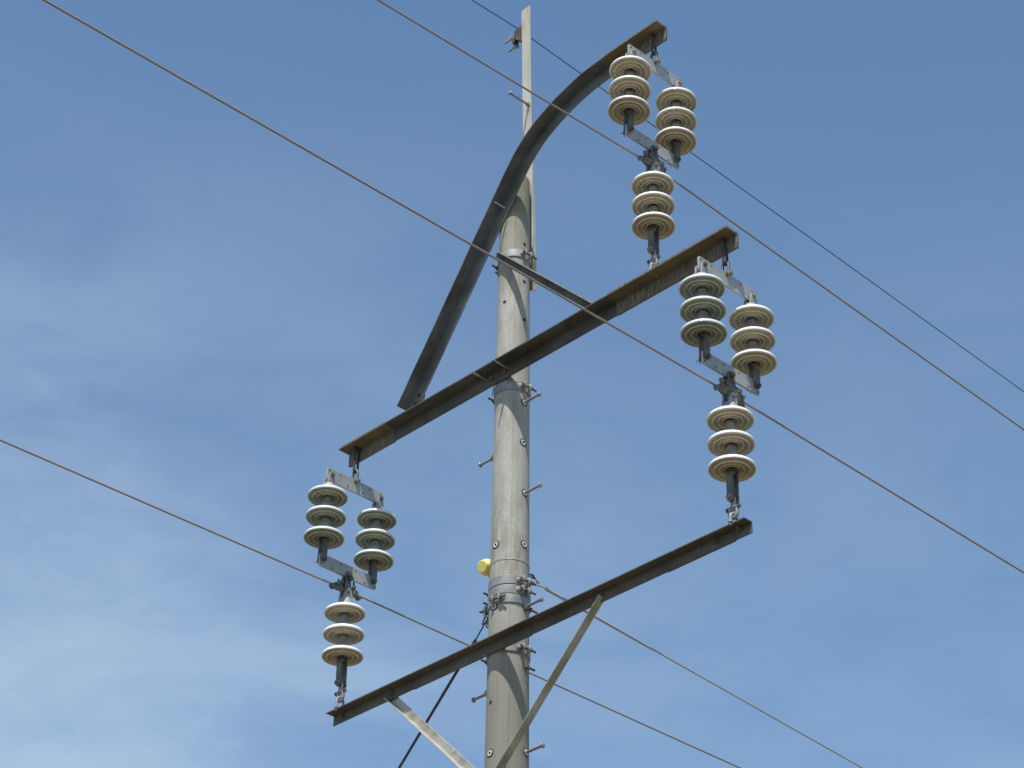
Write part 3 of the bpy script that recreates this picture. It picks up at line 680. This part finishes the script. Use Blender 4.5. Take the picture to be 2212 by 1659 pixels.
# ---- yoke plates
GY = 'steel yoke plates spreading the insulator pairs'
def yoke(t0, t1, s, h0, h1, label, holes, upper=None):
    base = ((t0 + t1) / 2, s, h1)
    e = empty('yoke_plate', W(*base)); tag(e, label, 'yoke plate', GY)
    m = MB(); m.prism(rounded(t0, t1, h0, h1, 0.011), (0, s, 0), T_, H_, S_, 0.012)
    m.cur = 1
    for ht, hh_ in holes:
        for sg in (-1, 1): m.cyl((ht, s + sg * 0.0035, hh_), (ht, s + sg * 0.0064, hh_), 0.0062, 14)
    part('plate', m, [M['galv_light'], M['dark']], e, base=base, bevel=0.001)
    if upper is not None:
        tt, arm_h = upper; q = MB(); q.cyl((tt, s - 0.045, h1 - 0.012), (tt, s + 0.042, h1 - 0.012), 0.0085, 12); q.hexnut((tt, s + 0.030, h1 - 0.012), S_, 0.0165, 0.012); q.hexnut((tt, s + 0.039, h1 - 0.012), S_, 0.011, 0.010); q.hexnut((tt, s - 0.034, h1 - 0.012), S_, 0.0165, 0.012)
        bits('bolt', q, M['brass'], e, base=base)
        q = MB(); hl = 0.040; bow(q, (tt, s, h1 - 0.004 + hl), -H_, S_, hl, 0.0205, 0.0085, 12); part('shackle', q, M['strap'], e, base=base)
        q = MB(); b0 = h1 + 0.070
        w = 0.0145; pts = [Vector((tt - w, s, arm_h + 0.02)), Vector((tt - w, s, b0 + 0.0))] + [Vector((tt - w * math.cos(math.pi * i / 8), s, b0 - w * math.sin(math.pi * i / 8))) for i in range(1, 8)] + [Vector((tt + w, s, b0)), Vector((tt + w, s, arm_h + 0.02))]
        q.tube(pts, 0.0078, 12)
        for sg in (-1, 1): q.hexnut((tt + sg * w, s, arm_h + 0.008), H_, 0.014, 0.011); q.hexnut((tt + sg * w, s, arm_h - 0.016), H_, 0.014, 0.011)
        part('u_bolt', q, M['black'], e, base=base)
    return e

# ---- suspension clamps
def clamp(t, s, hy, hc, hcap, style, label):
    """hy: bolt height on the yoke, hc: wire height, hcap: bolt height of the cap below"""
    base = (t, s, hc); e = empty('wire_clamp', W(*base)); tag(e, label, 'wire clamp', 'clamps gripping the line wires')
    m = MB(); kx = 1.0 if style == 'horn' else 0.72
    for sg in (-1, 1):
        m.prism([(kx * px_, py_) for px_, py_ in [(-0.020, hy - hc + 0.016), (0.0, hy - hc + 0.024), (0.020, hy - hc + 0.016), (0.024, hy - hc - 0.01), (0.034, 0.018), (0.034, -0.018), (0.020, -0.034), (-0.020, -0.034), (-0.034, -0.018), (-0.034, 0.018), (-0.024, hy - hc - 0.01)]],
                (t, s + sg * 0.0165, hc), T_, H_, S_, 0.009)
    bits('hanger', m, M['clamp'], e, base=base, bevel=0.003)
    m = MB(); m.prism([(-0.026, 0.0), (0.026, 0.0), (0.017, -0.03), (0.015, hcap - hc - 0.012), (-0.015, hcap - hc - 0.012), (-0.017, -0.03)], (t, s, hc - 0.008), T_, H_, S_, 0.024)
    part('tongue', m, M['clamp'], e, base=base, bevel=0.003)
    if style == 'horn':
        m = MB(); P = [(t + 0.095, s, hc - 0.006), (t + 0.07, s, hc + 0.004), (t + 0.035, s, hc + 0.004), (t, s, hc - 0.002), (t - 0.05, s, hc - 0.008), (t - 0.085, s, hc - 0.026), (t - 0.103, s, hc - 0.042)]
        m.tube(catmull(P, 3), [0.010, 0.0125, 0.016, 0.020, 0.023, 0.026, 0.027, 0.027, 0.026, 0.025, 0.025, 0.026, 0.027, 0.027, 0.025, 0.022, 0.019, 0.015, 0.010], 14)
        m.tube(catmull([(t + 0.09, s + 0.010, hc - 0.004), (t + 0.112, s + 0.012, hc - 0.018), (t + 0.118, s + 0.012, hc - 0.034)], 3), [0.009, 0.010, 0.012, 0.014, 0.015, 0.014, 0.010], 12)
        m.prism([(0.02, 0.01), (0.085, 0.005), (0.08, 0.03), (0.055, 0.052), (0.02, 0.062)], (t, s + 0.014, hc), T_, H_, S_, 0.012)
        m.prism([(-0.02, 0.01), (-0.075, -0.02), (-0.085, 0.005), (-0.05, 0.042), (-0.02, 0.045)], (t, s + 0.016, hc), T_, H_, S_, 0.014)
        part('body', m, M['clamp'], e, base=base, sharp=50)
        q = MB()
        q.lathe([(0, -0.012), (0.014, -0.010), (0.016, 0), (0.014, 0.010), (0, 0.012)], (t + 0.078, s + 0.02, hc + 0.036), (0.3, 0.6, 0.7), 16)
        q.hexnut((t + 0.045, s + 0.026, hc + 0.03), S_, 0.013, 0.014); q.hexnut((t - 0.048, s + 0.03, hc + 0.022), S_, 0.013, 0.014)
        q.cyl((t - 0.075, s - 0.02, hc + 0.0), (t - 0.075, s + 0.034, hc + 0.0), 0.011, 12)
        q.cyl((t, s - 0.03, hy), (t, s + 0.04, hy), 0.009, 12); q.hexnut((t, s + 0.030, hy), S_, 0.0165, 0.013); q.cyl((t, s - 0.034, hcap), (t, s + 0.038, hcap), 0.0075, 12)
        bits('bolt', q, M['strap'], e, base=base)
    else:
        m = MB(); P = [(t + 0.112, s, hc - 0.020), (t + 0.100, s, hc - 0.010), (t + 0.06, s, hc - 0.004), (t, s, hc - 0.004), (t - 0.06, s, hc - 0.004), (t - 0.095, s, hc - 0.012), (t - 0.108, s, hc - 0.022)]
        m.tube(catmull(P, 3), [0.013, 0.018, 0.020, 0.019, 0.017, 0.0165, 0.017, 0.0185, 0.020, 0.020, 0.020, 0.0185, 0.017, 0.0165, 0.017, 0.019, 0.021, 0.020, 0.013], 14)
        m.box((t + 0.062, s, hc + 0.012), (0.052, 0.030, 0.012)); m.box((t - 0.058, s, hc + 0.012), (0.052, 0.030, 0.012))
        part('body', m, M['clamp'], e, base=base, sharp=50)
        q = MB()
        for dt, lean in ((0.055, -0.30), (-0.052, 0.26)):
            for sg in (-1, 1):
                a = Vector((t + dt, s + sg * 0.018, hc - 0.012)); u = Vector((lean * 0.6, 0, 1)).normalized(); q.cyl(a, a + u * 0.075, 0.0065, 12); q.hexnut(a + u * 0.04, u, 0.013, 0.013)
        q.cyl((t, s - 0.03, hy), (t, s + 0.04, hy), 0.009, 12); q.hexnut((t, s + 0.030, hy), S_, 0.017, 0.014); q.hexnut((t - 0.018, s + 0.02, hy - 0.02), S_, 0.016, 0.02); q.cyl((t, s - 0.034, hcap), (t, s + 0.036, hcap), 0.0075, 12)
        bits('bolt', q, M['strap'], e, base=base)

# ---- the three phases
def phase(key, dt, s, top, pitch, shift, tints, hc, gt, gh, gend, gp, gshift, armh, style, names):
    tL, tR = 0.352 + dt, -0.031 + dt
    holes = [(0.356 + dt, top - 0.018), (0.275 + dt, top - 0.018), (0.215 + dt, top - 0.068), (0.10 + dt, top - 0.068), (0.045 + dt, top - 0.018), (-0.042 + dt, top - 0.018)]
    yoke(-0.060 + dt, 0.374 + dt, s, top - 0.086, top, names['yu'], holes, (0.157 + dt, armh))
    hb = top - 0.056
    Lb = v_string(tL, s, hb, pitch, shift, tints[0], names['vl'])
    v_string(tR, s, hb, pitch, shift, tints[1], names['vr'])
    lb = hb - Lb; x = shift + dt
    lh = [(0.36 + x, lb - 0.028), (0.28 + x, lb - 0.028), (0.215 + x, lb + 0.022), (0.10 + x, lb + 0.022), (0.03 + x, lb - 0.028), (-0.045 + x, lb - 0.028)]
    yoke(-0.058 + x, 0.374 + x, s, lb - 0.042, lb + 0.040, names['yl'], lh)
    tc_ = 0.178 + gshift[1] + dt
    clamp(tc_, s, lb - 0.030, hc, gh + 0.088, style, names['c'])
    low_string(gt + dt, s, gh, gend, gp, gshift[0], names['g'])
phase('L', -0.023, -1.217, 8.761, 0.141, 0.016, ('grey', 'grey'), 8.008, 0.176, 7.896, 7.2485, 0.1375, (-0.004, 0.0), 9.003, 'flat', dict(
    yu='upper grey yoke plate hanging from the left end of the middle crossarm', yl='lower grey yoke plate above the wire clamp on the left side',
    vl='outer string of three grey-green insulator discs, leftmost in the picture', vr='grey-green insulator string nearer the pole, hung under the left end of the middle crossarm',
    c='flat wire clamp between the lower left yoke plate and the cream insulator string', g='cream three-disc insulator string standing above the left end of the lower crossarm'))
phase('R', -0.035, 1.737, 8.770, 0.140, 0.0, ('grey', 'cream'), 8.011, 0.176, 7.889, 7.2445, 0.1435, (0.010, -0.004), 9.003, 'horn', dict(
    yu='upper grey yoke plate hanging from the right end of the middle crossarm', yl='lower grey yoke plate with sunlit stripe above the right-hand wire clamp',
    vl='grey-green insulator string hanging under the right end of the middle crossarm', vr='cream insulator string farthest right, hung beside a grey-green one',
    c='dark horned wire clamp above the cream string over the right end of the lower crossarm', g='cream three-disc insulator string standing above the right end of the lower crossarm'))
phase('T', -0.050, 1.262, 10.538, 0.152, 0.034, ('cream', 'cream'), 9.752, 0.196, 9.642, 9.0035, 0.142, (0.010, 0.016), 10.753, 'horn', dict(
    yu='upper grey yoke plate hanging from the tip of the curved top arm', yl='lower grey yoke plate of the topmost insulator group',
    vl='cream insulator string in front of the curved arm tip, left one of the topmost pair', vr='cream insulator string on the right of the topmost pair, below the yoke plate end',
    c='horned wire clamp of the topmost group above the string that stands on the middle crossarm', g='cream three-disc insulator string standing on the middle crossarm, below the topmost pair'))

# ------------------------------------------------------------------ wires
def wire(name, pts, r, mat, base, label, cat, group=None, seg=10):
    m = MB(); m.tube(pts, r, seg); me = m.mesh(name, mat, base)
    uv = me.uv_layers.new(name='UVMap'); 
    n_ = len(pts); acc = [0.0]
    for i in range(1, n_): acc.append(acc[-1] + (Vector(pts[i]) - Vector(pts[i - 1])).length)
    for p in me.polygons:
        ks = [me.loops[li].vertex_index % seg for li in p.loop_indices]; wrap = (max(ks) == seg - 1 and min(ks) == 0)
        for li in p.loop_indices:
            vi = me.loops[li].vertex_index; k = vi % seg; i = vi // seg
            if wrap and k == 0: k = seg
            uv.data[li].uv = (acc[min(i, n_ - 1)], k / seg * 0.05)
    o = bpy.data.objects.new(name, me); col.objects.link(o); o.location = W(*base); o.rotation_euler = (0, 0, RZ); return tag(o, label, cat, group)
def span(s, ctrl, tmin, tmax, hend0, hend1):
    P = [(tmin, hend0)] + ctrl + [(tmax, hend1)]
    return P
def poly_wire(s, left, mid, right):
    """left: fn(dt) for t>mid, right: fn(dt) for t<mid"""
    pts = []
    for i in range(46, 0, -1): d = 55 * (i / 46) ** 2; pts.append((mid[0] + d, s, mid[1] + left(d)))
    pts.append((mid[0], s, mid[1]))
    for i in range(1, 47): d = 90 * (i / 46) ** 2; pts.append((mid[0] - d, s, mid[1] + right(d)))
    return pts
GW = 'line wires clamped below the crossarm ends'
wire('line_wire', poly_wire(-1.217, lambda d: -0.010 * d - 0.00008 * d * d, (0.153, 8.010), lambda d: -0.005 * d + 0.00004 * d * d), 0.0057, M['conductor'], (0.153, -1.217, 8.010), 'lowest stranded wire, passing behind the pole from the left clamp', 'power line', GW)
wire('line_wire', poly_wire(1.737, lambda d: -0.003 * d - 0.0009 * d * d if d < 4.5 else -0.0111 * (d - 4.5) - 0.0317, (0.137, 8.012), lambda d: -0.022 * d + 0.0002 * d * d), 0.0056, M['conductor'], (0.137, 1.737, 8.012), 'wire crossing in front of the pole and middle crossarm to the right clamp', 'power line', GW)
wire('line_wire', poly_wire(1.262, lambda d: -0.042 * d + 0.0002 * d * d, (0.15, 9.752), lambda d: -0.058 * d + 0.0003 * d * d), 0.0056, M['conductor'], (0.15, 1.262, 9.752), 'wire crossing the curved arm to the topmost clamp', 'power line', GW)
wire('earth_wire', poly_wire(-0.08, lambda d: -0.04 * d + 0.0002 * d * d, (-0.07, 11.775), lambda d: -0.045 * d - 0.0008 * d * d if d < 8 else -0.058 * (d - 8) - 0.411), 0.0033, M['earth'], (-0.07, -0.08, 11.775), 'thin dark topmost wire fixed at the tip of the mast bar', 'wire', None, 8)
# right stay
GSY = 'stay wires tied to the bands of the pole'
def stay(name, A, B, far, fork, mat, label, r=0.0052):
    A = [Vector(a) for a in A]; B = Vector(B); far = Vector(far); base = tuple(B)
    e = empty(name, W(*base)); tag(e, label, 'stay wire', GSY)
    m = MB(); m.tube([B + (far - B) * k for k in (0.0, 0.02, 0.1, 0.3, 1.0)], r, 10); part('strand', m, mat, e, base=base)
    for a in A:
        m = MB(); d = (far - B).normalized(); m.tube(catmull([a, a.lerp(B, 0.5), B + d * 0.0, B + d * fork], 4), r * 0.8, 8); part('loop', m, mat, e, base=base)
    m = MB(); d = (far - B).normalized(); m.tube([B - d * 0.004, B + d * 0.03], r * 1.9, 12); m.tube([B + d * 0.03, B + d * fork], [r * 1.75, r * 1.5], 10); part('grip', m, mat, e, base=base)
    for a in A:
        m = MB(); ring(m, a, (a - B).normalized(), Vector((0.3, 0.3, 0.9)).cross((a - B).normalized()).normalized(), 0.002, 0.012, 0.004, 8); m.lathe([(0.006, -0.008), (0.016, -0.008), (0.013, 0), (0.016, 0.008), (0.006, 0.008)], a + (a - B).normalized() * 0.012, Vector((0, 0.4, 0.9)), 16, closed=True)
        part('thimble', m, M['clamp'], e, base=base)
stay('stay_wire', [(-0.100, 0.080, 7.692), (-0.085, 0.095, 7.640)], (-0.207, 0.075, 7.662), (-26, 0.075, 5.83), 0.85, M['guy_light'], 'pale stay wire running down to the right from the pole bands')
stay('stay_wire', [(-0.045, -0.205, 7.60), (0.0, -0.150, 7.57)], (-0.05, -0.318, 7.432), (-0.05, -8.11, 0.0), 0.95, M['guy_dark'], 'dark stay wire running steeply down to the left behind the lower crossarm')
# extra bolted shackle work where the left stay is tied, belongs to the pole
m = MB()
for p_, d_ in (((-0.01, -0.125, 7.535), (0.3, -1, 0.1)), ((-0.03, -0.125, 7.475), (0.3, -1, 0.05))):
    p_ = Vector(p_); d_ = Vector(d_).normalized(); m.cyl(p_, p_ + d_ * 0.095, 0.0075, 12); m.hexnut(p_ + d_ * 0.055, d_, 0.0145, 0.013); m.box(p_ + d_ * 0.03, (0.05, 0.035, 0.05))
    m.tube(catmull([p_ + d_ * 0.06 + H_ * 0.03, p_ + d_ * 0.075 - H_ * 0.01, p_ + d_ * 0.045 - H_ * 0.04, p_ + d_ * 0.01 - H_ * 0.045], 4), 0.0045, 8)
part('stay_fitting', m, M['clamp'], pole, bevel=0.002)
